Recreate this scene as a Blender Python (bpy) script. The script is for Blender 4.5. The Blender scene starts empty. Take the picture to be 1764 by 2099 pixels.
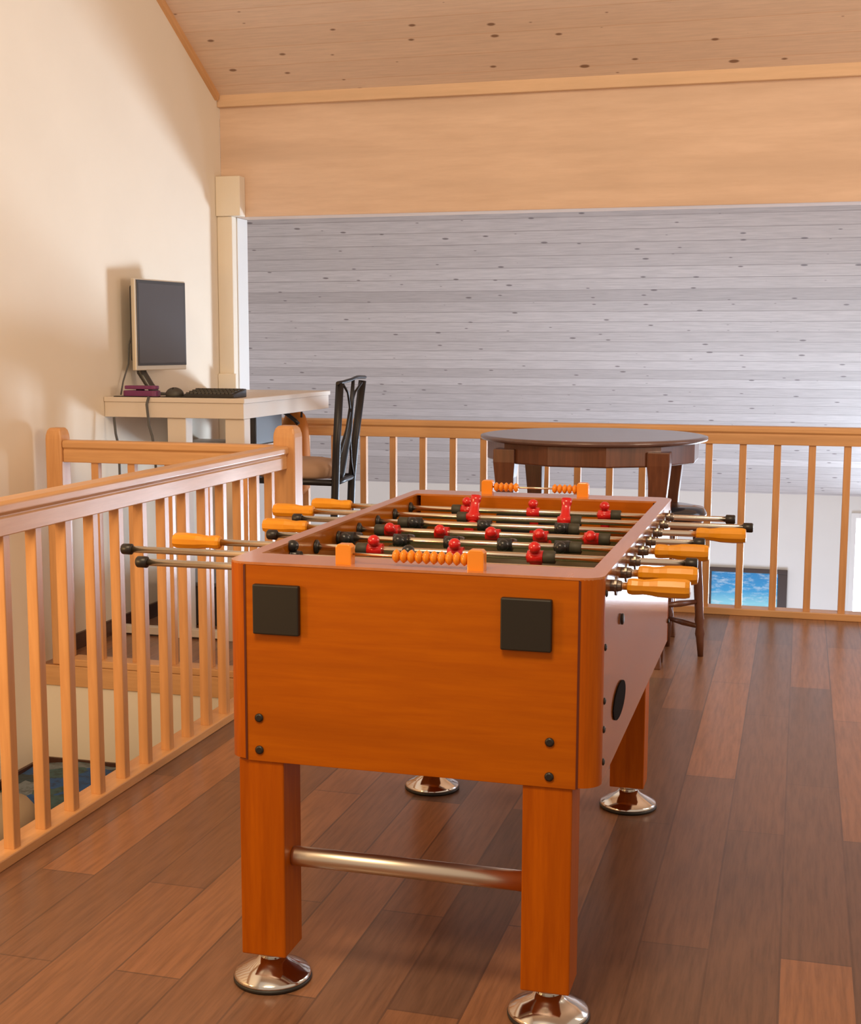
import bpy, bmesh, math, random
from mathutils import Vector, Matrix
random.seed(7)
C = bpy.context.scene.collection
SC = bpy.context.scene
R = math.radians
PI = math.pi

# ------------------------------------------------------------------ camera
cam = bpy.data.cameras.new('camera')
co = bpy.data.objects.new('camera', cam); C.objects.link(co)
SC.camera = co
yw, pt, rl = R(15.7033), R(7.2805), R(0.1283)
F = Vector((-math.sin(yw)*math.cos(pt), math.cos(yw)*math.cos(pt), -math.sin(pt)))
RR = Vector((math.cos(yw), math.sin(yw), 0)); UU = RR.cross(F)
R2 = RR*math.cos(rl)+UU*math.sin(rl); U2 = -RR*math.sin(rl)+UU*math.cos(rl)
co.matrix_world = Matrix(((R2.x, U2.x, -F.x, 0), (R2.y, U2.y, -F.y, 0), (R2.z, U2.z, -F.z, 1.329), (0, 0, 0, 1)))
cam.sensor_fit = 'HORIZONTAL'; cam.sensor_width = 36.0
cam.lens = 2743.0*36.0/1764.0
cam.shift_x = (882-866.9)/1764; cam.shift_y = (1058.0-1049.5)/1764
cam.clip_start = 0.05; cam.clip_end = 100

# ------------------------------------------------------------------ world, lights, exposure
SC.view_settings.view_transform = 'Standard'; SC.view_settings.look = 'None'
SC.view_settings.exposure = 0.0; SC.view_settings.gamma = 1.0
SC.view_settings.use_curve_mapping = False
w = bpy.data.worlds.new('world'); SC.world = w; w.use_nodes = True
w.node_tree.nodes['Background'].inputs[0].default_value = (1.0, 0.78, 0.60, 1)
w.node_tree.nodes['Background'].inputs[1].default_value = 0.60

def area(name, loc, target, size, size_y, power, color, spread=180):
    l = bpy.data.lights.new(name, 'AREA'); l.shape = 'RECTANGLE'
    l.size = size; l.size_y = size_y; l.energy = power; l.color = color; l.spread = R(spread)
    o = bpy.data.objects.new(name, l); C.objects.link(o)
    o.location = loc
    o.rotation_euler = (Vector(target)-Vector(loc)).to_track_quat('-Z', 'Y').to_euler()
    return o
# warm ceiling lamp of the loft, above and behind the photographer
area('loft_ceiling_lamp', (-0.9, 0.6, 3.6), (-1.5, 4.2, 0.4), 1.2, 0.8, 94, (1.0, 0.73, 0.44))
area('stairwell_warm_fill', (-2.45, 1.3, 1.2), (-2.7, 4.6, -0.2), 0.4, 0.4, 22, (1.0, 0.62, 0.26))  # unseen warm fill, added to turn the stairwell wall more golden
area('loft_side_fill', (1.7, 4.0, 1.6), (-0.6, 6.0, 2.2), 0.9, 0.9, 40, (1.0, 0.78, 0.58))  # unseen warm fill, added to brighten the loft ceiling and beam
# unseen cool area lights standing in for daylight in great room and loft
area('great_room_bounce_fill', (-0.4, 9.3, -2.3), (-0.8, 10.9, 0.4), 2.0, 1.6, 84, (0.68, 0.80, 1.0))  # added below loft level, stands in for sunlight bounced off the floor
area('great_room_daylight_left', (-6.4, 8.6, -0.3), (-2.0, 10.4, 0.3), 2.0, 2.0, 48, (0.76, 0.84, 1.0))  # no window modelled here; lights the board ceiling from the left
area('window_daylight', (1.2, 11.2, -0.6), (-3.0, 5.6, 1.3), 1.6, 1.2, 56, (0.66, 0.82, 1.0), 52)  # added just inside the window to carry its daylight to the left wall
area('loft_daylight', (2.6, 6.4, 1.3), (-1.6, 4.6, 0.6), 1.2, 1.6, 14, (0.78, 0.84, 1.0))

# ------------------------------------------------------------------ materials
def mat(name, color, rough=0.5, metal=0.0, spec=0.5, coat=0.0, emit=None, strength=0):
    m = bpy.data.materials.new(name); m.use_nodes = True
    b = m.node_tree.nodes['Principled BSDF']
    b.inputs['Base Color'].default_value = (*color, 1)
    b.inputs['Roughness'].default_value = rough
    b.inputs['Metallic'].default_value = metal
    b.inputs['Specular IOR Level'].default_value = spec
    b.inputs['Coat Weight'].default_value = coat
    b.inputs['Coat Roughness'].default_value = 0.08
    if emit:
        b.inputs['Emission Color'].default_value = (*emit, 1)
        b.inputs['Emission Strength'].default_value = strength
    return m

class NT:
    def __init__(s, m):
        s.t = m.node_tree; s.b = s.t.nodes['Principled BSDF']
    def n(s, typ, **kw):
        n = s.t.nodes.new(typ)
        for k, v in kw.items():
            if k in n.inputs.keys(): n.inputs[k].default_value = v
            else: setattr(n, k, v)
        return n
    def l(s, a, b): s.t.links.new(a, b)
    def coords(s, scale=(1, 1, 1), rot=(0, 0, 0), loc=(0, 0, 0)):
        tc = s.n('ShaderNodeTexCoord'); mp = s.n('ShaderNodeMapping')
        mp.inputs['Scale'].default_value = scale; mp.inputs['Rotation'].default_value = rot
        mp.inputs['Location'].default_value = loc
        s.l(tc.outputs['Object'], mp.inputs['Vector']); return mp.outputs['Vector']
    def noise(s, vec, scale, detail=3, rough=0.6):
        n = s.n('ShaderNodeTexNoise'); n.inputs['Scale'].default_value = scale
        n.inputs['Detail'].default_value = detail; n.inputs['Roughness'].default_value = rough
        s.l(vec, n.inputs['Vector']); return n.outputs['Fac']
    def ramp(s, fac, stops):
        r = s.n('ShaderNodeValToRGB'); e = r.color_ramp.elements
        while len(e) < len(stops): e.new(0.5)
        for i, (p, c) in enumerate(stops):
            e[i].position = p; e[i].color = (*c, 1) if len(c) == 3 else c
        s.l(fac, r.inputs['Fac']); return r.outputs['Color']
    def mix(s, a, b, fac, mode='MIX'):
        m = s.n('ShaderNodeMix', data_type='RGBA', blend_type=mode)
        for sock, v in ((m.inputs[0], fac), (m.inputs[6], a), (m.inputs[7], b)):
            if isinstance(v, (int, float)): sock.default_value = v
            elif isinstance(v, tuple): sock.default_value = (*v, 1)
            else: s.l(v, sock)
        return m.outputs[2]
    def bump(s, h, strength=0.2, dist=0.002):
        b = s.n('ShaderNodeBump'); b.inputs['Strength'].default_value = strength
        b.inputs['Distance'].default_value = dist
        s.l(h, b.inputs['Height']); s.l(b.outputs['Normal'], s.b.inputs['Normal'])

def wood(name, c1, c2, axis='x', rough=0.4, scale=6, coat=0.0, stretch=14, spec=0.5):
    """streaky wood with the grain along one axis"""
    m = mat(name, c1, rough, coat=coat, spec=spec); t = NT(m)
    sc = {'x': (1, stretch, stretch), 'y': (stretch, 1, stretch), 'z': (stretch, stretch, 1)}[axis]
    v = t.coords(scale=sc)
    f = t.noise(v, scale, 4, 0.65)
    f2 = t.noise(v, scale*0.3, 2, 0.5)
    a = t.ramp(f, [(0.3, c1), (0.72, c2)])
    a = t.mix(a, tuple(x*0.86 for x in c2), t.ramp(f2, [(0.45, (0, 0, 0)), (0.75, (0.6, 0.6, 0.6))]))
    t.l(a, t.b.inputs['Base Color'])
    return m

def planks(name, c1, c2, seam, width, length, rough, knots=0.0, knot_col=(0.1, 0.05, 0.03), along='x',
           grain=0.5, coat=0.0, knot_scale=1.6, msize=0.012, bias=0.0, spec=0.5):
    """boards: brick texture; local x is the board direction for along='x'"""
    m = mat(name, c1, rough, coat=coat, spec=spec); t = NT(m)
    v = t.coords(rot=(0, 0, 0) if along == 'x' else (0, 0, PI/2), loc=(10, 0, 0) if length > 10 else (0, 0, 0))
    br = t.n('ShaderNodeTexBrick'); br.offset = 0.37; br.offset_frequency = 2
    br.inputs['Scale'].default_value = 1.0
    br.inputs['Brick Width'].default_value = length; br.inputs['Row Height'].default_value = width
    br.inputs['Mortar Size'].default_value = width*msize; br.inputs['Mortar Smooth'].default_value = 0.3
    br.inputs['Bias'].default_value = bias
    br.inputs['Color1'].default_value = (*c1, 1); br.inputs['Color2'].default_value = (*c2, 1)
    br.inputs['Mortar'].default_value = (*seam, 1)
    t.l(v, br.inputs['Vector'])
    g = t.coords(scale=(1, 16, 1) if along == 'x' else (16, 1, 1))
    f = t.noise(g, 5, 5, 0.65)
    gr = t.ramp(f, [(0.3, (1-grain*0.45,)*3), (0.6, (1, 1, 1))])
    col = t.mix(br.outputs['Color'], gr, 1.0, 'MULTIPLY')
    if knots:
        kv = t.coords(scale=(0.62, 1.25, 1) if along == 'x' else (1.25, 0.62, 1))
        vo = t.n('ShaderNodeTexVoronoi'); vo.voronoi_dimensions = '2D'
        vo.inputs['Scale'].default_value = knot_scale*2; t.l(kv, vo.inputs['Vector'])
        wn = t.noise(kv, 9, 2)
        sep = t.n('ShaderNodeSeparateColor'); t.l(vo.outputs['Color'], sep.inputs[0])
        # knot radius differs from cell to cell, some cells have none
        thr = t.n('ShaderNodeMath', operation='MULTIPLY'); t.l(sep.outputs[0], thr.inputs[0]); thr.inputs[1].default_value = 0.085
        dd = t.n('ShaderNodeMath', operation='SUBTRACT'); t.l(thr.outputs[0], dd.inputs[0]); t.l(vo.outputs['Distance'], dd.inputs[1])
        kk = t.ramp(dd.outputs[0], [(0.0, (0, 0, 0)), (0.03, (knots,)*3)])
        col = t.mix(col, knot_col, kk)
    t.l(col, t.b.inputs['Base Color'])
    return m

def lin(r, g, b):
    f = lambda c: ((c/255+0.055)/1.055)**2.4 if c/255 > 0.04045 else c/255/12.92
    return (f(r), f(g), f(b))

def paint(name, color, rough=0.8, amp=0.03):
    m = mat(name, color, rough, spec=0.2); t = NT(m)
    f = t.noise(t.coords(), 3, 3)
    t.l(t.ramp(f, [(0.3, tuple(c*(1-amp) for c in color)), (0.7, color)]), t.b.inputs['Base Color'])
    f2 = t.noise(t.coords(), 220, 2); t.bump(f2, 0.08, 0.001)
    return m

M = {}
M['wall'] = paint('wall_paint', (0.80, 0.72, 0.60))
M['wallcool'] = paint('great_room_paint', (0.74, 0.73, 0.71))
M['ceil'] = planks('ceiling_boards_warm_lit', (0.76, 0.58, 0.45), (0.70, 0.53, 0.41), (0.66, 0.45, 0.31), 0.135, 40, 0.55, 0.85, (0.16, 0.07, 0.03), grain=0.3, knot_scale=2.3, msize=0.02)  # same whitewashed wood as the slope, warm lamplight put into the colour
M['slope'] = planks('whitewashed_boards', (0.68, 0.64, 0.63), (0.54, 0.50, 0.49), (0.42, 0.38, 0.37), 0.135, 40, 0.6, 0.85, (0.16, 0.13, 0.13), grain=0.55, knot_scale=2.7, msize=0.035)  # same wood as the loft ceiling, cool daylight put into the colour
M['beam'] = wood('beam_wood', (0.74, 0.55, 0.42), (0.64, 0.46, 0.34), 'x', 0.55, 3, stretch=9)
M['trimwood'] = wood('trim_wood', (0.74, 0.51, 0.33), (0.66, 0.45, 0.28), 'x', 0.5, 4)
M['floor'] = planks('floor_boards', (0.36, 0.165, 0.08), (0.17, 0.092, 0.06), (0.15, 0.078, 0.05), 0.152, 1.22, 0.30, along='y', grain=0.8, coat=0.0, msize=0.018)
M['railx'] = wood('rail_wood_x', (0.70, 0.39, 0.17), (0.60, 0.32, 0.135), 'x', 0.35, 5)
M['raily'] = wood('rail_wood_y', (0.70, 0.39, 0.17), (0.60, 0.32, 0.135), 'y', 0.35, 5)
M['railz'] = wood('rail_wood_z', (0.68, 0.36, 0.15), (0.58, 0.29, 0.115), 'z', 0.35, 5)
M['lamx'] = wood('laminate_x', (0.46, 0.115, 0.0), (0.38, 0.085, 0.0), 'x', 0.42, 5, coat=0.0, spec=0.2)
M['lamy'] = wood('laminate_y', (0.50, 0.135, 0.006), (0.40, 0.10, 0.004), 'y', 0.16, 5, coat=0.6)
M['lamz'] = wood('laminate_z', (0.50, 0.115, 0.0), (0.37, 0.075, 0.0), 'z', 0.42, 5, coat=0.0, spec=0.2)
M['rim'] = wood('rim_laminate', (0.56, 0.21, 0.07), (0.48, 0.17, 0.05), 'y', 0.22, 4, coat=0.4)  # same laminate, made paler and pinker to carry the sheen on top
M['gap'] = mat('dark_joint', (0.10, 0.016, 0.004), 0.5)
M['handle'] = wood('handle_wood', (0.80, 0.34, 0.008), (0.68, 0.26, 0.005), 'x', 0.3, 12, coat=0.25)
M['bead'] = mat('orange_wood', (0.82, 0.27, 0.012), 0.3, coat=0.4)
M['chrome'] = mat('chrome', (0.75, 0.72, 0.68), 0.12, 1.0)
M['rod'] = mat('rod_steel', (0.80, 0.70, 0.58), 0.22, 1.0)
M['steel'] = mat('brushed_steel', (0.72, 0.62, 0.50), 0.33, 1.0)
M['dullsteel'] = mat('dark_steel', (0.22, 0.19, 0.17), 0.35, 1.0)
M['hole'] = mat('dark_opening', (0.012, 0.008, 0.006), 0.9, spec=0.05)
M['rubber'] = mat('black_rubber', (0.02, 0.017, 0.014), 0.45)
M['black'] = mat('black_plastic', (0.016, 0.013, 0.012), 0.4)
M['pad'] = mat('black_plate', (0.014, 0.011, 0.007), 0.5)
M['red'] = mat('red_plastic', (0.62, 0.012, 0.012), 0.25, coat=0.4)
M['blackman'] = mat('black_figure_plastic', (0.02, 0.02, 0.022), 0.3)
M['bumper'] = mat('olive_rubber', (0.045, 0.042, 0.028), 0.6)
M['field'] = mat('green_playfield', (0.035, 0.055, 0.02), 0.4)
M['line'] = mat('field_line_white', (0.6, 0.58, 0.5), 0.5)
M['brown'] = wood('dark_baseboard_wood', (0.10, 0.045, 0.03), (0.07, 0.03, 0.02), 'y', 0.4, 5)
M['tdark'] = wood('dark_table_wood', (0.15, 0.052, 0.024), (0.09, 0.03, 0.015), 'z', 0.3, 5, coat=0.3)
M['ttop'] = wood('dark_tabletop_wood', (0.15, 0.085, 0.075), (0.10, 0.055, 0.048), 'x', 0.28, 5, coat=0.4)  # base colour lightened to carry the gloss reflected in the top
M['counter'] = paint('counter_white', (0.68, 0.60, 0.52), 0.45)
M['iron'] = mat('dark_iron', (0.030, 0.028, 0.030), 0.4, 0.6)
M['cushion'] = mat('tan_fabric', (0.38, 0.24, 0.16), 0.85)
M['silver'] = mat('silver_plastic', (0.62, 0.56, 0.46), 0.3, 0.3)
M['screen'] = mat('monitor_glass', (0.085, 0.08, 0.085), 0.16)
M['bezel'] = mat('monitor_bezel', (0.045, 0.04, 0.038), 0.3)
M['purple'] = mat('purple_plastic', (0.17, 0.03, 0.12), 0.4)
M['grey'] = mat('grey_plastic', (0.09, 0.10, 0.115), 0.4)
M['keyb'] = mat('dark_grey_plastic', (0.05, 0.045, 0.038), 0.5)
M['cable'] = mat('cable_grey', (0.08, 0.08, 0.08), 0.5)
M['bag'] = mat('rust_orange_canvas', (0.50, 0.16, 0.015), 0.8)
M['leather'] = mat('dark_leather', (0.02, 0.022, 0.03), 0.18, coat=0.5)
M['frame'] = mat('dark_frame', (0.05, 0.03, 0.025), 0.4)
M['pouf'] = mat('beige_fleece', (0.40, 0.31, 0.21), 0.95)
M['glass'] = mat('window_daylight', (0.9, 0.93, 1.0), 0.3, emit=(0.74, 0.86, 1.0), strength=9.0)
M['white'] = paint('white_gloss_trim', (0.80, 0.80, 0.80), 0.4)
# seascape picture: flat printed image
mm = mat('seascape_print', (0.1, 0.4, 0.7), 0.4); t = NT(mm)
f = t.noise(t.coords(scale=(1.2, 1, 5)), 6, 6, 0.7)
tc = t.n('ShaderNodeTexCoord'); sx = t.n('ShaderNodeSeparateXYZ'); t.l(tc.outputs['Object'], sx.inputs[0])
sky = t.ramp(sx.outputs['Z'], [(0.0, (0, 0, 0)), (0.5, (0, 0, 0)), (1, (1, 1, 1))])
mr = t.n('ShaderNodeMapRange'); mr.inputs[1].default_value = -0.22; mr.inputs[2].default_value = 0.16
t.l(sx.outputs['Z'], mr.inputs[0])
a1 = t.ramp(mr.outputs[0], [(0.0, (0.18, 0.42, 0.55)), (0.45, (0.25, 0.62, 0.72)), (0.72, (0.03, 0.32, 0.62)), (1.0, (0.02, 0.25, 0.55))])
t.l(t.mix(a1, (0.62, 0.74, 0.80), t.ramp(f, [(0.5, (0, 0, 0)), (0.68, (0.8, 0.8, 0.8))])), t.b.inputs['Base Color'])
M['sea'] = mm
# patchwork quilt
mm = mat('patchwork_quilt', (0.05, 0.1, 0.14), 0.9); t = NT(mm)
vo = t.n('ShaderNodeTexVoronoi'); vo.distance = 'CHEBYCHEV'; vo.inputs['Scale'].default_value = 7.5; t.l(t.coords(rot=(0, 0, 0.4)), vo.inputs['Vector'])
sp = t.n('ShaderNodeSeparateColor'); t.l(vo.outputs['Color'], sp.inputs[0])
cc = t.ramp(sp.outputs[0], [(0.0, (0.02, 0.085, 0.26)), (0.3, (0.045, 0.10, 0.115)), (0.5, (0.16, 0.20, 0.24)), (0.7, (0.03, 0.055, 0.075)), (0.9, (0.06, 0.13, 0.11))])
cc.node.color_ramp.interpolation = 'CONSTANT'
fn = t.noise(t.coords(), 30, 3)
t.l(t.mix(cc, (0.02, 0.02, 0.02), t.ramp(fn, [(0.45, (0, 0, 0)), (0.7, (0.6, 0.6, 0.6))])), t.b.inputs['Base Color'])
M['quilt'] = mm

# ------------------------------------------------------------------ mesh helpers
class MB:
    def __init__(s): s.bm = bmesh.new()
    def box(s, x0, x1, y0, y1, z0, z1):
        vs = [s.bm.verts.new(p) for p in [(x0, y0, z0), (x1, y0, z0), (x1, y1, z0), (x0, y1, z0), (x0, y0, z1), (x1, y0, z1), (x1, y1, z1), (x0, y1, z1)]]
        for f in [(0, 3, 2, 1), (4, 5, 6, 7), (0, 1, 5, 4), (1, 2, 6, 5), (2, 3, 7, 6), (3, 0, 4, 7)]:
            s.bm.faces.new([vs[i] for i in f])
        return s
    def ring(s, pts): return [s.bm.verts.new(p) for p in pts]
    def loft(s, rings, closed=True, caps=True, smooth=False):
        rs = [s.ring(r) for r in rings]; n = len(rs[0])
        for a, b in zip(rs, rs[1:]):
            for i in range(n if closed else n-1):
                f = s.bm.faces.new([a[i], a[(i+1) % n], b[(i+1) % n], b[i]]); f.smooth = smooth
        if caps:
            s.bm.faces.new(rs[0][::-1]); s.bm.faces.new(rs[-1])
        return s
    def lathe(s, prof, axis='z', loc=(0, 0, 0), n=24, smooth=True, phase=0.0):
        """prof: list of (radius, height)"""
        rings = []
        for r, h in prof:
            r = max(r, 1e-4); ring = []
            for i in range(n):
                a = 2*PI*i/n+phase; p = (r*math.cos(a), r*math.sin(a), h)
                if axis == 'x': p = (p[2], p[0], p[1])
                elif axis == 'y': p = (p[1], p[2], p[0])
                ring.append(tuple(p[k]+loc[k] for k in range(3)))
            rings.append(ring)
        return s.loft(rings, smooth=smooth)
    def cyl(s, a, b, r, r2=None, n=16, smooth=True):
        a = Vector(a); b = Vector(b); d = (b-a).normalized(); r2 = r if r2 is None else r2
        u = d.orthogonal().normalized(); v = d.cross(u)
        return s.loft([[tuple(p+(u*math.cos(2*PI*i/n)+v*math.sin(2*PI*i/n))*q) for i in range(n)] for p, q in ((a, r), (b, r2))], smooth=smooth)
    def tube(s, pts, r, n=8, flat=1.0):
        pts = [Vector(p) for p in pts]; rings = []; u = None
        for i, p in enumerate(pts):
            d = (pts[min(i+1, len(pts)-1)]-pts[max(i-1, 0)]).normalized()
            if u is None: u = d.orthogonal().normalized()
            u = (u-d*u.dot(d)).normalized(); v = d.cross(u)
            rr = r[i] if isinstance(r, (list, tuple)) else r
            rings.append([tuple(p+u*rr*math.cos(2*PI*k/n)+v*rr*flat*math.sin(2*PI*k/n)) for k in range(n)])
        return s.loft(rings, smooth=True)
    def prism(s, poly, z0, z1, axis='z'):
        """extrude a polygon (pairs) along an axis"""
        def P(a, b, h):
            return {'z': (a, b, h), 'y': (a, h, b), 'x': (h, a, b)}[axis]
        return s.loft([[P(a, b, z0) for a, b in poly], [P(a, b, z1) for a, b in poly]])
    def sphere(s, c, r, sx=1, sy=1, sz=1, n=12):
        rings = []
        for j in range(1, n):
            th = PI*j/n
            rings.append([(c[0]+sx*r*math.sin(th)*math.cos(2*PI*i/n), c[1]+sy*r*math.sin(th)*math.sin(2*PI*i/n), c[2]+sz*r*math.cos(th)) for i in range(n)])
        return s.loft(rings, smooth=True)
    def build(s, name, material, parent=None, bevel=0.0, loc=None, seg=2):
        bmesh.ops.recalc_face_normals(s.bm, faces=s.bm.faces)
        me = bpy.data.meshes.new(name); s.bm.to_mesh(me); s.bm.free()
        me.materials.append(material)
        o = bpy.data.objects.new(name, me); C.objects.link(o)
        if loc: # geometry given in world coordinates: keep the origin at loc
            me.transform(Matrix.Translation(-Vector(loc))); o.location = loc
        if parent is not None:
            o.parent = parent
            if loc is None: pass
            o.matrix_parent_inverse = Matrix.Identity(4)
            if parent.type == 'EMPTY' or True:
                wl = world_loc(parent)
                if loc is None: me.transform(Matrix.Translation(-wl))
                else: o.location = Vector(loc)-wl
        if bevel:
            b = o.modifiers.new('bevel', 'BEVEL'); b.width = bevel; b.segments = seg; b.limit_method = 'ANGLE'; b.angle_limit = R(40)
        return o

def world_loc(o):
    p = Vector((0, 0, 0))
    while o: p = p+o.location; o = o.parent
    return p

def tag(o, label=None, cat=None, group=None, kind=None):
    if label: o['label'] = label
    if cat: o['category'] = cat
    if group: o['group'] = group
    if kind: o['kind'] = kind
    return o
def thing(name, loc, label, cat, group=None):
    o = bpy.data.objects.new(name, None); C.objects.link(o); o.location = loc
    o.empty_display_size = 0.1
    return tag(o, label, cat, group)
def struct(o, label=None, cat=None): o['kind'] = 'structure'; return tag(o, label, cat)

# ================================================================== the setting
XW = -3.029            # left wall plane
SL = 0.542             # roof slope, dz/dy
def roof(y): return 6.279-SL*y
YB = 6.759             # beam and back railing
YF = 11.37             # far wall of the great room
YR = 1.2               # ridge

struct(MB().box(-1.985, 2.9, -3.0, 6.84, -0.25, 0.0).box(-3.029, -1.985, 4.862, 6.84, -0.25, 0.0).build('floor', M['floor']),
       'brown plank floor of the loft, mixed warm and greyish boards', 'floor')
# stair landing under the loft and the walls around the stairwell
struct(MB().box(-3.029, -1.95, 0.5, 4.862, -0.55, -0.49).build('trim_1', M['floor']), 'brown landing floor down in the stairwell', 'landing')
struct(MB().box(-3.029, -1.90, 4.863, 4.96, -0.49, -0.251).box(-3.029, -1.985, 4.855, 4.8615, -0.49, -0.088).build('trim_2', M['wall']), 'cream wall strip under the loft edge in the stairwell', 'wall')
# left wall, its top follows the roof
poly = [(-3.0, -0.55), (6.76, -0.55), (6.76, roof(6.76)+0.02), (YR, roof(YR)+0.02), (-3.0, roof(YR)-SL*4.2+0.02)]
struct(MB().prism(poly, XW-0.12, XW, axis='x').build('wall_left', M['wall']), 'cream painted wall rising to the sloped wooden ceiling', 'wall')
# loft ceiling: local x along the boards, local y along the slope
def slope_obj(name, x0, x1, ya, yb, m, th=0.05):
    ang = math.atan(SL); L = (yb-ya)/math.cos(ang)
    b = MB().box(x0, x1, 0, L, 0, th)
    o = b.build(name, m); o.location = (0, ya, roof(ya)); o.rotation_euler = (-ang, 0, 0)
    return o
struct(slope_obj('ceiling', XW-0.12, 2.9, YR, 6.82, M['ceil']), 'sloped ceiling of pine boards with dark knots', 'ceiling')
struct(slope_obj('ceiling', -7.0, 4.2, 6.95, YF+0.1, M['slope']), 'sloped whitewashed board ceiling of the great room beyond the beam', 'ceiling')
# header beam and the trim board on top of it
struct(MB().box(XW, 2.9, YB, YB+0.16, 2.005, 2.60).build('trim_3', M['beam'], bevel=0.003), 'deep pale wooden header beam across the loft opening', 'beam')
struct(MB().box(XW, 2.9, YB-0.035, YB+0.02, 2.575, 2.665).build('trim_4', M['trimwood'], bevel=0.004), 'light board running along the top of the beam', 'trim')
ang = math.atan(SL)
tr = MB().box(0, 0.02, 0, (6.72-YR)/math.cos(ang), -0.035, 0.0).build('trim_5', M['raily'])
tr.location = (XW, YR, roof(YR)); tr.rotation_euler = (-ang, 0, 0); struct(tr, 'thin wooden strip where the left wall meets the ceiling', 'trim')
# column under the beam at the left
col = thing('trim_6', (XW, 6.70, 0), 'cream column carrying the left end of the beam', 'column'); col['kind'] = 'structure'
MB().box(XW+0.001, -2.942, 6.70, 6.76, 0.0, 2.006).build('shaft', M['wall'], col, 0.004)
MB().box(XW+0.001, -2.938, 6.762, 6.90, 0.0, 2.004).build('side_board', M['wallcool'], col, 0.003)
MB().box(XW+0.001, -2.888, 6.685, 6.757, 2.006, 2.213).build('capital', M['wall'], col, 0.004)
MB().box(XW+0.001, -2.925, 6.68, 6.698, 0.0, 1.175).build('plinth', M['wall'], col, 0.004)
# great room
struct(MB().box(-7.0, 0.43, YF, YF+0.1, -2.6, 0.30).box(2.35, 4.2, YF, YF+0.1, -2.6, 0.30).box(0.43, 2.35, YF, YF+0.1, -0.02, 0.30).build('wall_far', M['wallcool']),
       'white far wall of the great room below the board ceiling', 'wall')
struct(MB().box(4.1, 4.2, 6.84, YF, -2.6, 3.0).build('wall_right', M['wallcool']), 'white right wall of the great room', 'wall')
struct(MB().box(-7.1, -7.0, 6.84, YF, -2.6, 3.0).build('wall_great_room_left', M['wallcool']), 'white left wall of the great room', 'wall')
struct(MB().box(-7.0, 4.2, 6.84, YF, -2.7, -2.6).build('floor_lower', M['floor']), 'brown floor of the great room below', 'floor')
wd = thing('window_1', (1.39, YF, -2.6), 'bright tall window at the right edge of the far white wall', 'window'); wd['kind'] = 'structure'
MB().box(0.43, 2.35, YF+0.05, YF+0.06, -2.6, -0.02).build('window_pane', M['glass'], wd)
MB().box(0.43, 0.47, YF-0.02, YF+0.05, -2.6, -0.02).box(2.31, 2.35, YF-0.02, YF+0.05, -2.6, -0.02).box(0.47, 2.31, YF-0.02, YF+0.05, -0.06, -0.02).box(1.37, 1.41, YF-0.01, YF+0.05, -2.6, -0.06).build('window_frame', M['white'], wd)
# baseboards
struct(MB().box(XW, XW+0.014, 4.96, 6.68, 0.0, 0.07).build('baseboard_left', M['brown']), 'dark brown baseboard on the left wall under the counter', 'baseboard')
struct(MB().box(XW, XW+0.014, 0.6, 4.855, -0.49, -0.40).build('baseboard_landing', M['brown']), 'dark brown baseboard on the left wall down at the landing', 'baseboard')
struct(MB().box(XW+0.014, -1.99, 4.843, 4.855, -0.49, -0.40).build('baseboard_stairwell', M['brown']), 'dark brown baseboard along the end of the landing', 'baseboard')

# ================================================================== railings
ZR = 0.94
def baluster(x, y, parent, s=0.016, z1=0.86):
    return MB().box(x-s, x+s, y-s, y+s, 0.028, z1).build('baluster', M['railz'], parent, 0.003, loc=(x, y, 0.03))
def rail_prof(half=0.033):
    # handrail section: (offset, z)
    return [(-half*0.8, 0.85), (half*0.8, 0.85), (half*0.8, 0.895), (half*0.72, 0.903), (half, 0.912), (half, 0.932), (half*0.8, ZR), (-half*0.8, ZR), (-half, 0.932), (-half, 0.912), (-half*0.72, 0.903), (-half*0.8, 0.895)]
# side railing along the stairwell
XA = -1.942
ra = thing('stair_railing', (XA, 3.2, 0), 'light wooden railing running away at the left beside the foosball table', 'railing')
MB().prism([(XA+a, b) for a, b in rail_prof(0.036)], 0.9, 4.85, 'y').build('handrail', M['raily'], ra, 0.003)
MB().box(XA-0.05, XA+0.036, 0.9, 4.85, 0.0, 0.03).build('bottom_rail', M['raily'], ra, 0.004)
for k in range(-9, 13):
    baluster(XA+0.008, 2.935+0.1485*k, ra)
# end railing across the stairwell
YN = 4.892
rb = thing('stairwell_end_railing', (-2.4, YN, 0), 'short light wooden railing between the cream wall post and the rounded newel post', 'railing')
MB().prism([(YN+a, b) for a, b in rail_prof()], -2.90, -1.972, 'x').build('handrail', M['railx'], rb, 0.003)
MB().box(-2.90, -1.972, YN-0.045, YN+0.045, 0.0, 0.03).build('bottom_rail', M['railx'], rb, 0.004)
MB().box(-3.02, -1.99, YN-0.045, YN-0.0305, -0.087, -0.001).build('fascia_board', M['railx'], rb, 0.003)
for k in range(5):
    baluster(-2.764+0.164*k, YN, rb)
def post(name, x0, x1, y0, y1, ztop, z0, label):
    cx, cy = (x0+x1)/2, (y0+y1)/2; hx, hy = (x1-x0)/2, (y1-y0)/2
    rings = []
    for s, z in ((1, z0), (1, ztop-0.045), (0.97, ztop-0.03), (0.86, ztop-0.012), (0.66, ztop)):
        rings.append([(cx-hx*s, cy-hy*s, z), (cx+hx*s, cy-hy*s, z), (cx+hx*s, cy+hy*s, z), (cx-hx*s, cy+hy*s, z)])
    return tag(MB().loft(rings).build(name, M['railz'], bevel=0.006, loc=(cx, cy, z0)), label, 'post')
post('newel_post', -1.972, -1.882, 4.85, 4.94, 1.017, 0.0, 'thick light wooden newel post with rounded top where two stair railings meet')
post('wall_post', -2.975, -2.902, 4.855, 4.93, 0.99, 0.0, 'light wooden half post against the cream wall at the railing end')
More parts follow.
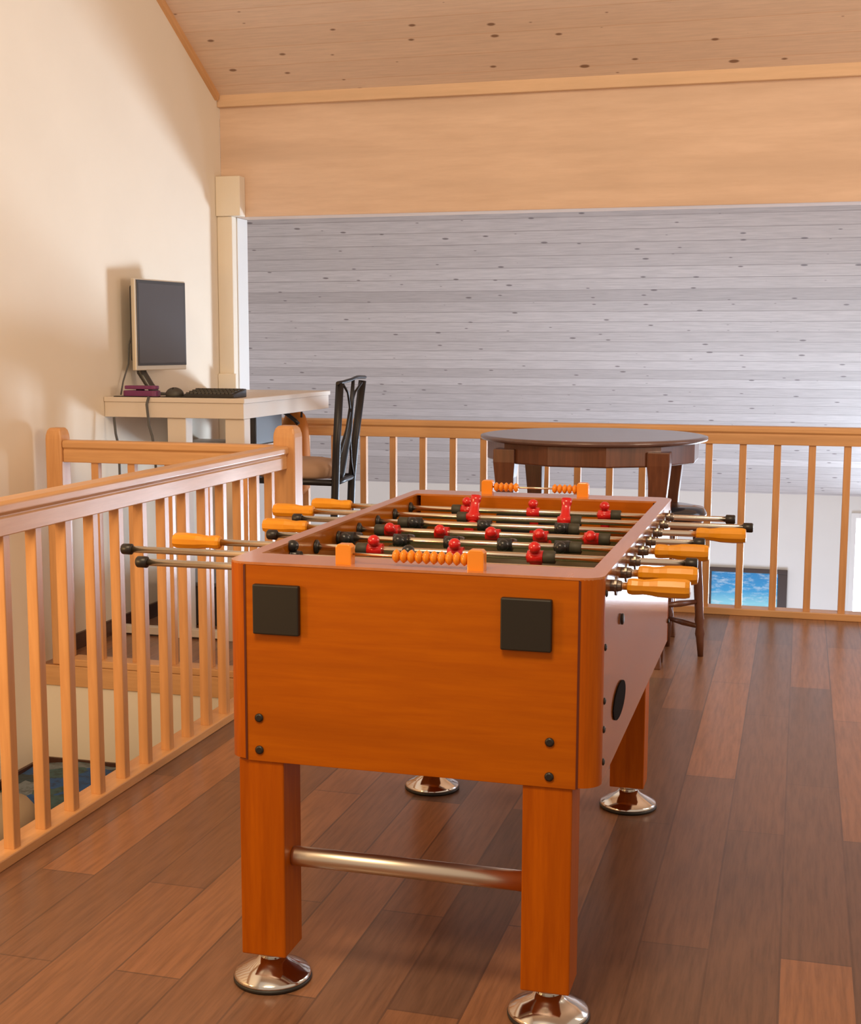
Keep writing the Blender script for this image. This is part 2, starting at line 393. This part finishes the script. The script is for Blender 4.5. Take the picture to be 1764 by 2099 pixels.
# back railing
rc = thing('loft_edge_railing', (-0.9, YB, 0), 'long light wooden railing along the far edge of the loft floor', 'railing')
MB().prism([(YB+a, b) for a, b in rail_prof(0.04)], -2.88, 2.8, 'x').build('handrail', M['railx'], rc, 0.003)
MB().box(-2.88, 2.8, YB-0.05, YB+0.05, 0.0, 0.035).build('bottom_rail', M['railx'], rc, 0.004)
for k in range(-3, 24):
    baluster(-2.2276+0.1636*k, YB, rc, 0.017)

# ================================================================== foosball table
X0, X1, Y0, Y1, ZT, ZB = -1.102, -0.342, 2.448, 3.845, 0.899, 0.489
tb = thing('foosball_table', ((X0+X1)/2, (Y0+Y1)/2, 0), 'large orange wooden foosball table standing in the middle of the loft', 'foosball table')
CR = 0.042
IX0, IX1, IY0, IY1 = X0+0.032, X1-0.034, 2.560, 3.738
# end panels with a joint at the corners, then rounded corner posts
for (ya, yb) in ((Y0+0.001, IY0), (IY1, Y1-0.001)):
    MB().box(X0+CR+0.0015, X1-CR-0.0015, ya, yb, ZB, ZT-0.004).build('end_panel', M['lamx'], tb, 0.001)
for (xa, xb) in ((X0+0.001, IX0), (IX1, X1-0.001)):
    MB().box(xa, xb, Y0+CR+0.004, Y1-CR-0.004, ZB+0.002, ZT-0.004).build('side_panel', M['lamy'], tb, 0.001)
for cx, cy, a0 in ((X0+CR, Y0+CR, 180), (X1-CR, Y0+CR, 270), (X1-CR, Y1-CR, 0), (X0+CR, Y1-CR, 90)):
    pl = [(cx, cy)]+[(cx+CR*math.cos(R(a0+i*9)), cy+CR*math.sin(R(a0+i*9))) for i in range(11)]
    MB().prism(pl, ZB+0.004, ZT-0.004).build('corner_post', M['lamz'], tb)
for xx in (X0+CR, X1-CR):
    MB().box(xx-0.0022, xx+0.0022, Y0-0.0006, Y0+0.01, ZB+0.002, ZT-0.006).build('corner_joint', M['gap'], tb)
# rim on top: rounded outer loop, square inner loop
def rrect(x0, x1, y0, y1, r, n=8):
    pts = []
    for cx, cy, a0 in ((x1-r, y1-r, 0), (x0+r, y1-r, 90), (x0+r, y0+r, 180), (x1-r, y0+r, 270)):
        for i in range(n+1):
            a = R(a0+90*i/n); pts.append((cx+r*math.cos(a), cy+r*math.sin(a)))
    return pts
outer = rrect(X0, X1, Y0, Y1, CR); inner = rrect(IX0, IX1, IY0, IY1, 0.004)
b = MB(); n = len(outer)
o1 = b.ring([(x, y, ZT-0.005) for x, y in outer]); o2 = b.ring([(x, y, ZT) for x, y in outer])
i1 = b.ring([(x, y, ZT-0.005) for x, y in inner]); i2 = b.ring([(x, y, ZT) for x, y in inner])
for i in range(n):
    j = (i+1) % n
    for q in ((o1[i], o1[j], o2[j], o2[i]), (o2[i], o2[j], i2[j], i2[i]), (i2[i], i2[j], i1[j], i1[i]), (i1[i], i1[j], o1[j], o1[i])):
        b.bm.faces.new(q)
b.build('top_rim', M['rim'], tb)
pf = MB().box(IX0, IX1, IY0, IY1, 0.775, 0.785).build('playfield', M['field'], tb)
b = MB()
for yy in (2.86, 3.145, 3.43): b.box(IX0+0.01, IX1-0.01, yy, yy+0.006, 0.785, 0.7855)
b.build('field_lines', M['line'], pf)
MB().box(IX0, IX1, Y0+0.08, Y1-0.08, ZB+0.01, ZB+0.03).build('bottom_board', M['lamx'], tb)
# goals: dark arched mouths in the inner end walls
for yg, dy in ((IY1, -0.003), (IY0, 0.003)):
    cx = (X0+X1)/2-0.01; pts = [(cx-0.10, 0.786), (cx+0.10, 0.786)]
    pts += [(cx+0.10*math.cos(R(a)), 0.845+0.017*math.sin(R(a))) for a in range(0, 181, 15)]
    MB().prism(pts, yg, yg+dy, 'y').build('goal_mouth', M['black'], tb)
# plates, bolts
for px in (-0.990, -0.484):
    MB().box(px-0.049, px+0.049, Y0-0.012, Y0+0.002, 0.755, 0.856).build('mounting_plate', M['pad'], tb, 0.003)
def bolt(x, y, z, ax, r=0.009):
    h = -0.004 if ax == 'y' else 0.004
    MB().lathe([(r, 0), (r, h*0.5), (r*0.6, h)], ax, (x, y, z), 14).build('bolt', M['black'], tb)
for bx, zs in ((-1.032, (0.580, 0.513)), (-0.437, (0.579, 0.511))):
    for z in zs: bolt(bx, Y0, z, 'y')
for z in (0.863, 0.759, 0.654, 0.598, 0.534):
    bolt(X1, 2.497, z, 'x', 0.007)
for z in (0.855, 0.74, 0.64, 0.55):
    bolt(X1, 3.80, z, 'x', 0.007)
# ball return opening and lock on the long side
ring = [(2.727+0.094*math.cos(R(a)), 0.597+0.036*math.sin(R(a))) for a in range(0, 360, 15)]
MB().prism(ring, X1-0.001, X1+0.002, 'x').build('ball_return', M['hole'], tb)
MB().lathe([(0.012, 0), (0.012, 0.004), (0.008, 0.006)], 'x', (X1, 2.735, 0.767), 16).build('lock', M['black'], tb)
# legs with chrome feet
legs = [(-1.0315, 2.502), (-0.4413, 2.502), (-0.4413, 3.776), (-1.0315, 3.776)]
for lx, ly in legs:
    h = 0.0485
    lg = MB().box(lx-h, lx+h, ly-h, ly+h, 0.070, ZB+0.002).build('leg', M['lamz'], tb, 0.003, loc=(lx, ly, 0.07))
    MB().lathe([(0.026, 0.052), (0.026, 0.0702), (0.018, 0.0702)], 'z', (lx, ly, 0), 24).build('foot_collar', M['chrome'], lg)
    MB().lathe([(0.0805, 0.008), (0.0815, 0.013), (0.078, 0.018), (0.055, 0.030), (0.034, 0.043), (0.026, 0.052), (0.02, 0.053)], 'z', (lx, ly, 0), 40).build('leveler_foot', M['chrome'], lg)
    MB().lathe([(0.080, 0.0005), (0.0825, 0.004), (0.0825, 0.009), (0.078, 0.0095)], 'z', (lx, ly, 0), 40).build('foot_pad', M['rubber'], lg)
for ly in (2.502, 3.776):
    bar = MB().lathe([(0.019, -0.983), (0.0205, -0.975), (0.0205, -0.490)], 'x', (0, ly, 0.2745), 20).build('cross_bar', M['steel'], tb)
# score counters
def score(yc, xa, xb, beads):
    sc_ = thing('score_counter', ((xa+xb)/2, yc, ZT), None, None); sc_.parent = tb
    sc_.location = Vector(((xa+xb)/2, yc, ZT))-world_loc(tb)
    for x in (xa, xb):
        p = [(x-0.0165, ZT-0.002), (x+0.0165, ZT-0.002), (x+0.0165, ZT+0.034), (x+0.012, ZT+0.040), (x-0.012, ZT+0.040), (x-0.0165, ZT+0.034)]
        MB().prism(p, yc-0.013, yc+0.013, 'y').build('counter_post', M['bead'], sc_, 0.002)
    MB().cyl((xa, yc, ZT+0.020), (xb, yc, ZT+0.020), 0.0028, n=8).build('counter_wire', M['rod'], sc_)
    for x in beads:
        MB().lathe([(0.003, -0.0072), (0.009, -0.0062), (0.0135, -0.001), (0.0135, 0.001), (0.009, 0.0062), (0.003, 0.0072)], 'x', (x, yc, ZT+0.020), 14).build('counting_bead', M['bead'], sc_)
score(2.482, -0.858, -0.590, [-0.752+0.0153*i for i in range(10)])
score(3.800, -0.872, -0.592, [-0.846+0.0145*i for i in range(5)]+[-0.674+0.0145*i for i in range(5)])
# rods: (left end, right end, side of handle, men x, colour, tilt in degrees of head towards the camera)
ZRD = 0.865
rods = [
 (-1.364, -0.19, 'R', [-0.90, -0.72, -0.54], 'K', 95),
 (-1.483, -0.187, 'R', [-1.065, -0.80], 'K', 8),
 (-1.430, -0.200, 'L', [-0.925, -0.735, -0.553], 'R', 30),
 (-1.254, -0.186, 'R', [-1.045, -0.91, -0.785, -0.655, -0.52], 'K', 84),
 (-1.329, -0.206, 'L', [-0.98, -0.85, -0.72, -0.60, -0.475], 'R', 68),
 (-1.308, -0.117, 'R', [-0.965, -0.777, -0.575], 'K', 80),
 (-1.427, -0.106, 'L', [-0.845, -0.595], 'R', 150),
 (-1.368, -0.158, 'L', [-0.900, -0.710, -0.510], 'R', 15),
]
HL = 0.122
def man(parent, x, y, col, tilt):
    """player figure hanging on the rod: head above, single foot block below"""
    m = M['red'] if col == 'R' else M['blackman']
    b = MB()
    def rr(z, hx, hy, cy=0): # rounded rectangle ring
        return [(hx*math.copysign(abs(math.cos(a))**0.7, math.cos(a)), cy+hy*math.copysign(abs(math.sin(a))**0.7, math.sin(a)), z) for a in [2*PI*i/12+0.01 for i in range(12)]]
    b.loft([rr(0.014, 0.007, 0.007), rr(0.012, 0.0135, 0.0095), rr(0.004, 0.0155, 0.0115), rr(-0.010, 0.014, 0.0115), rr(-0.022, 0.0105, 0.0085),
            rr(-0.045, 0.0105, 0.007), rr(-0.055, 0.0105, 0.0075), rr(-0.060, 0.012, 0.0105), rr(-0.076, 0.0125, 0.0115)], smooth=True)
    b.sphere((0, 0, 0.0255), 0.0125, 0.95, 1, 1.05, 12)
    b.lathe([(0.0135, -0.015), (0.0135, 0.015)], 'x', n=14)
    bmesh.ops.scale(b.bm, verts=b.bm.verts, vec=(1.18, 1.12, 0.82 if tilt > 110 else 1.0))
    bmesh.ops.rotate(b.bm, verts=b.bm.verts, cent=(0, 0, 0), matrix=Matrix.Rotation(R(tilt), 3, 'X'))
    bmesh.ops.translate(b.bm, verts=b.bm.verts, vec=(x, y, ZRD))
    return b.build('player_figure', m, parent)
for k, (xa, xb, side, men, colr, tilt) in enumerate(rods):
    y = 2.575+0.156*k
    rd = MB().cyl((xa+0.01, y, ZRD), (xb-0.01, y, ZRD), 0.0078, n=14).build('rod', M['rod'], tb)
    if side == 'R': hs, he, cap, cd = xb-HL, xb, xa, 1
    else: hs, he, cap, cd = xa+HL, xa, xb, -1
    d = 1 if he > hs else -1
    MB().lathe([(0.009, 0), (0.0150, 0.002*d), (0.0165, 0.010*d), (0.0160, 0.022*d), (0.0148, 0.032*d), (0.0160, 0.044*d), (0.0185, 0.060*d), (0.0195, 0.088*d), (0.0190, 0.112*d), (0.0165, 0.1205*d), (0.006, HL*d)], 'x', (hs, y, ZRD), 10, smooth=False, phase=0.31).build('handle', M['handle'], rd, 0.0015)
    MB().lathe([(0.010, 0), (0.0125, 0.003*cd), (0.0125, 0.024*cd), (0.009, 0.026*cd)], 'x', (cap, y, ZRD), 14).build('end_cap', M['black'], rd)
    for xs, sg in ((X1, 1), (X0, -1)):
        MB().lathe([(0.012, -0.001*sg), (0.012, 0.007*sg), (0.0195, 0.0072*sg), (0.0195, 0.0115*sg), (0.0115, 0.012*sg), (0.0105, 0.019*sg), (0.008, 0.021*sg)], 'x', (xs, y, ZRD), 20, smooth=False).build('outer_bushing', M['dullsteel'], rd)
    for xs, sg in ((IX1, -1), (IX0, 1)):
        MB().lathe([(0.0165, 0), (0.0165, 0.004*sg), (0.010, 0.008*sg)], 'x', (xs, y, ZRD), 16).build('inner_bushing', M['black'], rd)
    for x in men: man(rd, x, y, colr, tilt)
    for x in (men[0]-0.031, men[-1]+0.031):
        MB().lathe([(0.0125, -0.014), (0.0145, -0.012), (0.0145, 0.012), (0.0125, 0.014)], 'x', (x, y, ZRD), 16).build('bumper', M['bumper'], rd)

# ================================================================== round pub table
tcx, tcy = -0.865, 5.815
tt = thing('round_table', (tcx, tcy, 0), 'high round dark wooden table between the foosball table and the far railing', 'table')
MB().lathe([(0.47, 0.922), (0.487, 0.926), (0.492, 0.934), (0.490, 0.942), (0.47, 0.946)], 'z', (tcx, tcy, 0), 64).build('tabletop', M['ttop'], tt)
MB().lathe([(0.452, 0.838), (0.46, 0.842), (0.46, 0.922), (0.45, 0.9225)], 'z', (tcx, tcy, 0), 12, smooth=False, phase=PI/12).build('apron', M['tdark'], tt, 0.003)
for sx in (-1, 1):
    for sy in (-1, 1):
        lx, ly = tcx+sx*0.313, tcy+sy*0.315; rings = []
        for z, h, off in ((0.0, 0.022, 0.012), (0.12, 0.022, 0.0), (0.45, 0.028, -0.004), (0.66, 0.034, 0.0), (0.78, 0.040, 0.006), (0.845, 0.046, 0.006), (0.90, 0.046, 0.006)):
            ox, oy = lx+sx*off, ly+sy*off
            rings.append([(ox-h, oy-h, z), (ox+h, oy-h, z), (ox+h, oy+h, z), (ox-h, oy+h, z)])
        MB().loft(rings).build('leg', M['tdark'], tt, 0.004)
# bar stool under its right edge
sx0, sy0 = -0.535, 5.765
st = thing('bar_stool', (sx0, sy0, 0), 'dark wooden stool with glossy dark seat under the round table edge', 'stool')
MB().lathe([(0.14, 0.598), (0.165, 0.603), (0.168, 0.622), (0.155, 0.645), (0.10, 0.655), (0.0, 0.658)], 'z', (sx0, sy0, 0), 32).build('seat', M['leather'], st)
MB().lathe([(0.12, 0.555), (0.15, 0.56), (0.15, 0.60), (0.12, 0.602)], 'z', (sx0, sy0, 0), 32).build('seat_ring', M['tdark'], st)
lp = []
for k in range(4):
    a = k*PI/2; tx, ty = sx0+0.125*math.cos(a), sy0+0.125*math.sin(a); bx, by = sx0+0.158*math.cos(a), sy0+0.158*math.sin(a)
    f = lambda z: (bx+(tx-bx)*z/0.57, by+(ty-by)*z/0.57, z)
    MB().tube([f(z) for z in (0, 0.08, 0.10, 0.13, 0.16, 0.18, 0.30, 0.45, 0.57)], [0.012, 0.017, 0.021, 0.016, 0.021, 0.018, 0.020, 0.018, 0.016], 12).build('leg', M['tdark'], st)
    lp.append(((f(0.13)), (f(0.24))))
for k in range(4):
    j = (k+1) % 4; h = k % 2
    MB().tube([lp[k][h], tuple((Vector(lp[k][h])+Vector(lp[j][h]))/2), lp[j][h]], [0.009, 0.014, 0.009], 10).build('stretcher', M['tdark'], st)

# ================================================================== counter, chair and what stands on it
CZ = 1.095; CX = -2.344; CY = 5.44
ct = thing('wall_counter', ((XW+CX)/2, 5.95, 0), 'bar-height cream counter fixed along the left wall', 'counter')
MB().box(XW+0.002, CX, CY, 6.56, CZ-0.022, CZ).build('countertop', M['counter'], ct, 0.003)
MB().box(XW+0.002, CX-0.006, CY+0.006, 6.55, CZ-0.090, CZ-0.022).build('apron', M['counter'], ct, 0.002)
for x0_, x1_, y0_, y1_ in ((-2.725, -2.635, CY+0.02, CY+0.09), (-2.445, CX-0.01, CY+0.02, CY+0.09)):
    MB().box(x0_, x1_, y0_, y1_, 0.0, CZ-0.09).build('leg', M['counter'], ct, 0.003)
MB().box(XW+0.016, -2.445, CY+0.025, CY+0.07, 0.008, 0.042).build('foot_rail', M['counter'], ct, 0.002)
MB().box(XW+0.002, -2.55, 5.95, 6.44, 0.82, 0.84).build('shelf', M['counter'], ct, 0.002)
# computer monitor
mx0, my0, mx1, my1 = -2.945, 5.60, -2.880, 5.99
d = Vector((mx1-mx0, my1-my0, 0)); L = d.length; d.normalize(); nrm = Vector((d.y, -d.x, 0))  # screen normal
zc0, zc1 = 1.222, 1.630
mo = thing('computer_monitor', (-2.91, 5.8, CZ), 'grey flat computer monitor on the wall counter', 'monitor')
def slab(b, s0, s1, z0, z1, t0, t1):
    A = Vector((mx0, my0, 0))
    pts = []
    for z in (z0, z1):
        for s_, t_ in ((s0, t0), (s1, t0), (s1, t1), (s0, t1)):
            p = A+d*s_+nrm*t_; pts.append((p.x, p.y, z))
    return b.loft([pts[:4], pts[4:]])
slab(MB(), 0, L, zc0-0.012, zc1, -0.022, 0.0).build('housing', M['silver'], mo, 0.004)
slab(MB(), 0.012, L-0.004, zc0+0.010, zc1-0.006, 0.0, 0.003).build('bezel', M['bezel'], mo, 0.001)
slab(MB(), 0.022, L-0.016, zc0+0.022, zc1-0.020, 0.003, 0.004).build('screen', M['screen'], mo)
slab(MB(), 0.015, L-0.015, zc0+0.03, zc1-0.03, -0.045, -0.022).build('rear_cover', M['bezel'], mo, 0.01)
A = Vector((mx0, my0, 0))+d*0.10-nrm*0.045
MB().tube([(A.x, A.y, 1.44), (A.x-0.005, A.y, 1.30), (A.x, A.y, 1.20), (A.x+0.04, A.y+0.0, 1.14), (A.x+0.07, A.y+0.0, 1.105)], [0.02, 0.024, 0.024, 0.022, 0.02], 10, 0.6).build('stand_arm', M['bezel'], mo)
MB().lathe([(0.085, 0.0), (0.085, 0.008), (0.03, 0.014)], 'z', (A.x+0.055, A.y+0.01, CZ), 24).build('stand_base', M['keyb'], mo)
tag(MB().tube([(-2.985, 5.66, 1.40), (-3.0, 5.64, 1.33), (-2.995, 5.62, 1.24), (-3.003, 5.58, 1.16), (-3.0, 5.55, 1.101)], 0.004, 8).build('monitor_cable', M['cable']), 'thin grey cable hanging behind the computer monitor', 'cable')
# purple box with loops of cable
pb = thing('purple_router', (-2.90, 5.53, CZ), 'small purple box at the foot of the computer monitor', 'router')
pts = rrect(-2.955, -2.785, 5.475, 5.535, 0.02, 5)
MB().prism(pts, CZ+0.001, CZ+0.028).build('body', M['purple'], pb, 0.003)
MB().prism(rrect(-2.95, -2.79, 5.48, 5.53, 0.018, 5), CZ+0.034, CZ+0.050).build('lid', M['purple'], pb, 0.003)
MB().cyl((-2.88, 5.51, CZ+0.028), (-2.88, 5.51, CZ+0.034), 0.02, n=12).build('spacer', M['black'], pb)
# keyboard and mouse
kb = thing('keyboard', (-2.55, 5.52, CZ), 'dark keyboard at the right end of the counter edge', 'keyboard')
MB().prism([(5.455, CZ+0.001), (5.60, CZ+0.001), (5.60, CZ+0.038), (5.455, CZ+0.016)], -2.64, -2.40, 'x').build('case', M['black'], kb, 0.003)
b = MB()
for i in range(12):
    for j in range(4):
        x = -2.632+i*0.0188; y = 5.462+j*0.033; z = CZ+0.017+j*0.0050
        b.box(x, x+0.0155, y, y+0.026, z, z+0.007)
b.build('keys', M['keyb'], kb)
ms = thing('computer_mouse', (-2.705, 5.50, CZ), 'dark grey rounded mouse between purple box and keyboard', 'mouse')
MB().sphere((-2.705, 5.50, CZ+0.012), 0.034, 1.25, 1.0, 0.95, 16).build('shell', M['keyb'], ms)
MB().sphere((-2.705, 5.485, CZ+0.039), 0.006, 0.6, 1.6, 1.0, 8).build('scroll_wheel', M['black'], ms)
tag(MB().box(-2.76, -2.59, 5.46, 5.56, CZ+0.0005, CZ+0.004).box(-2.98, -2.762, 5.445, 5.47, CZ+0.0005, CZ+0.004).build('mouse_mat', M['black']), 'thin black mat lying under the mouse', 'mat')
# cables hanging under the counter
tag(MB().tube([(-2.972, 5.428, CZ-0.09), (-2.966, 5.43, 0.93), (-2.955, 5.435, 0.87), (-2.95, 5.43, 0.6), (-2.96, 5.42, 0.3)], 0.006, 8).build('hanging_cable', M['cable']), 'thin dark cable hanging below the counter close to the wall', 'cable', 'cables hanging under the counter')
tag(MB().tube([(-2.80, 5.434, CZ+0.004), (-2.808, 5.428, CZ-0.03), (-2.80, 5.43, 0.97), (-2.785, 5.43, 0.92), (-2.775, 5.43, 0.86), (-2.765, 5.43, 0.65)], 0.006, 8).build('hanging_cable', M['cable']), 'thin dark cable looping over the counter edge beside the middle leg', 'cable', 'cables hanging under the counter')
# things on the shelf below
pc = thing('computer_tower', (-2.60, 6.13, 0.84), 'dark blue grey computer tower under the counter', 'computer')
MB().box(-2.67, -2.558, 6.08, 6.42, 0.842, 0.99).build('case', M['grey'], pc, 0.004)
MB().box(-2.662, -2.566, 6.072, 6.08, 0.85, 0.982).build('front_panel', M['bezel'], pc, 0.002)
bg = thing('tool_bag', (-2.49, 6.60, 0.0), 'rust orange bag with dark straps behind the newel post', 'bag')
rings = []
for z, hx, hy in ((0.55, 0.05, 0.05), (0.58, 0.075, 0.07), (0.75, 0.078, 0.075), (0.90, 0.07, 0.065), (0.96, 0.055, 0.04), (0.985, 0.035, 0.015)):
    rings.append([(-2.575+0.02+hx*math.cos(2*PI*i/16), 6.60+hy*math.sin(2*PI*i/16), z+0.006*math.sin(3*i)) for i in range(16)])
MB().loft(rings, smooth=True).build('pouch', M['bag'], bg)
MB().tube([(-2.64, 6.54, 1.0), (-2.60, 6.52, 0.99), (-2.56, 6.52, 0.965), (-2.53, 6.53, 0.94), (-2.51, 6.53, 0.92)], 0.011, 8).build('strap', M['black'], bg)
MB().tube([(-2.58, 6.57, 0.975), (-2.55, 6.56, 1.005), (-2.515, 6.55, 1.01), (-2.50, 6.55, 0.985), (-2.505, 6.56, 0.955)], 0.006, 8).build('strap', M['black'], bg)
# dark box on the floor under the counter
cb = thing('storage_crate', (-2.72, 6.0, 0), 'dark storage box on the floor under the counter', 'box')
MB().box(-2.90, -2.50, 5.75, 6.10, 0.0, 0.19).build('bin', M['bezel'], cb, 0.008)
MB().box(-2.91, -2.49, 5.74, 6.11, 0.19, 0.21).build('lid', M['grey'], cb, 0.005)

# wrought iron bar chair, facing the counter
ch = thing('bar_chair', (-2.15, 5.67, 0), 'tall dark iron chair with tan cushion, back turned beside the counter', 'chair')
npost = [(-2.00, 5.50, 0.0), (-1.958, 5.50, 0.40), (-1.945, 5.50, 0.72), (-1.938, 5.50, 0.90), (-1.922, 5.50, 1.165)]
fpost = [(-2.02, 5.80, 0.0), (-1.985, 5.80, 0.40), (-1.975, 5.81, 0.72), (-1.962, 5.825, 0.90), (-1.935, 5.85, 1.168)]
for p in (npost, fpost): MB().tube(p, 0.0185, 8).build('back_leg', M['iron'], ch)
fl = [[(-2.36, 5.52, 0.73), (-2.365, 5.52, 0.4), (-2.375, 5.52, 0.0)], [(-2.385, 5.82, 0.73), (-2.39, 5.82, 0.4), (-2.40, 5.82, 0.0)]]
for p in fl: MB().tube(p, 0.013, 8).build('front_leg', M['iron'], ch)
b = MB()
for a_, b_ in (((-2.36, 5.52, 0.73), (-1.945, 5.50, 0.73)), ((-2.385, 5.82, 0.73), (-1.975, 5.81, 0.73)), ((-2.36, 5.52, 0.73), (-2.385, 5.82, 0.73)), ((-1.945, 5.50, 0.73), (-1.975, 5.81, 0.73))): b.tube([a_, b_], 0.014, 8)
b.build('seat_frame', M['iron'], ch)
b = MB()
for a_, b_ in (((-2.37, 5.52, 0.28), (-1.97, 5.50, 0.28)), ((-2.395, 5.82, 0.28), (-2.0, 5.80, 0.28)), ((-2.37, 5.52, 0.34), (-2.395, 5.82, 0.34))): b.tube([a_, b_], 0.009, 8)
b.build('foot_rest', M['iron'], ch)
rings = []
for z, s in ((0.742, 0.94), (0.755, 1.0), (0.785, 1.0), (0.812, 0.86), (0.824, 0.5)):
    rings.append([(-2.165+0.175*s*math.copysign(abs(math.cos(a))**0.5, math.cos(a)), 5.66+0.155*s*math.copysign(abs(math.sin(a))**0.5, math.sin(a)), z) for a in [2*PI*i/28 for i in range(28)]])
MB().loft(rings, smooth=True).build('seat_cushion', M['cushion'], ch)
top = [(-1.922, 5.47, 1.166), (-1.922, 5.53, 1.168), (-1.915, 5.62, 1.176), (-1.918, 5.72, 1.186), (-1.93, 5.80, 1.185), (-1.935, 5.89, 1.182)]
MB().tube(top, 0.008, 8).build('top_rail', M['iron'], ch)
MB().tube([(-1.918, 5.67, 1.178), (-1.935, 5.69, 1.05), (-1.95, 5.70, 0.95), (-1.965, 5.66, 0.84), (-1.968, 5.62, 0.77), (-1.97, 5.60, 0.735)], [0.008, 0.013, 0.018, 0.026, 0.030, 0.022], 10, 0.35).build('back_splat', M['iron'], ch)
for s in (-1, 1):
    MB().tube([(-1.925, 5.68+s*0.13, 1.16), (-1.93, 5.68+s*0.05, 1.12), (-1.94, 5.69, 1.04), (-1.95, 5.68+s*0.03, 0.93), (-1.96, 5.66+s*0.10, 0.80), (-1.96, 5.66+s*0.13, 0.74)], 0.0055, 8).build('scroll', M['iron'], ch)

# ================================================================== stair landing
rings = []
ql = [(-3.005, 4.50), (-2.985, 4.82), (-2.55, 4.83), (-2.15, 4.80), (-2.06, 4.45), (-2.55, 4.22), (-2.85, 4.30)]
def smooth_loop(pts, n=6):
    out = []; m_ = len(pts)
    for i in range(m_):
        p0, p1, p2, p3 = [Vector(pts[(i+k-1) % m_]) for k in range(4)]
        for k in range(n):
            t_ = k/n
            out.append(0.5*((2*p1)+(p2-p0)*t_+(2*p0-5*p1+4*p2-p3)*t_*t_+(3*p1-p0-3*p2+p3)*t_**3))
    return out
lp_ = smooth_loop(ql); c_ = Vector((-2.63, 4.58))
for z, s in ((-0.489, 0.96), (-0.47, 1.0), (-0.43, 1.0), (-0.405, 0.93), (-0.395, 0.6)):
    rings.append([(c_.x+(p.x-c_.x)*s, c_.y+(p.y-c_.y)*s, z+0.004*math.sin(i*1.7)) for i, p in enumerate(lp_)])
tag(MB().loft(rings, smooth=True).build('folded_quilt', M['quilt'], loc=(-2.63, 4.58, -0.49)), 'folded blue and teal patchwork quilt in the stair landing corner', 'quilt')
rings = []
for z, s in ((-0.489, 0.90), (-0.46, 1.0), (-0.40, 1.0), (-0.36, 0.86), (-0.345, 0.5)):
    rings.append([(-2.82+0.17*s*math.cos(2*PI*i/28), 4.10+0.24*s*math.sin(2*PI*i/28), z) for i in range(28)])
tag(MB().loft(rings, smooth=True).build('floor_cushion', M['pouf'], loc=(-2.82, 4.10, -0.49)), 'beige rounded floor cushion in front of the blue quilt', 'cushion')

# ================================================================== picture on the far wall
pr = thing('framed_picture', (-0.375, YF, -0.76), 'dark framed picture of blue sea on the far white wall', 'picture')
px0, px1, pz0, pz1 = -0.704, -0.055, -1.03, -0.515
MB().box(px0, px1, YF-0.03, YF-0.002, pz1-0.035, pz1).box(px0, px1, YF-0.03, YF-0.002, pz0, pz0+0.035).box(px0, px0+0.035, YF-0.03, YF-0.002, pz0+0.035, pz1-0.035).box(px1-0.075, px1, YF-0.03, YF-0.002, pz0+0.035, pz1-0.035).build('frame', M['frame'], pr, 0.003)
MB().box(px0+0.03, px1-0.07, YF-0.018, YF-0.006, pz0+0.03, pz1-0.03).build('print', M['sea'], pr)
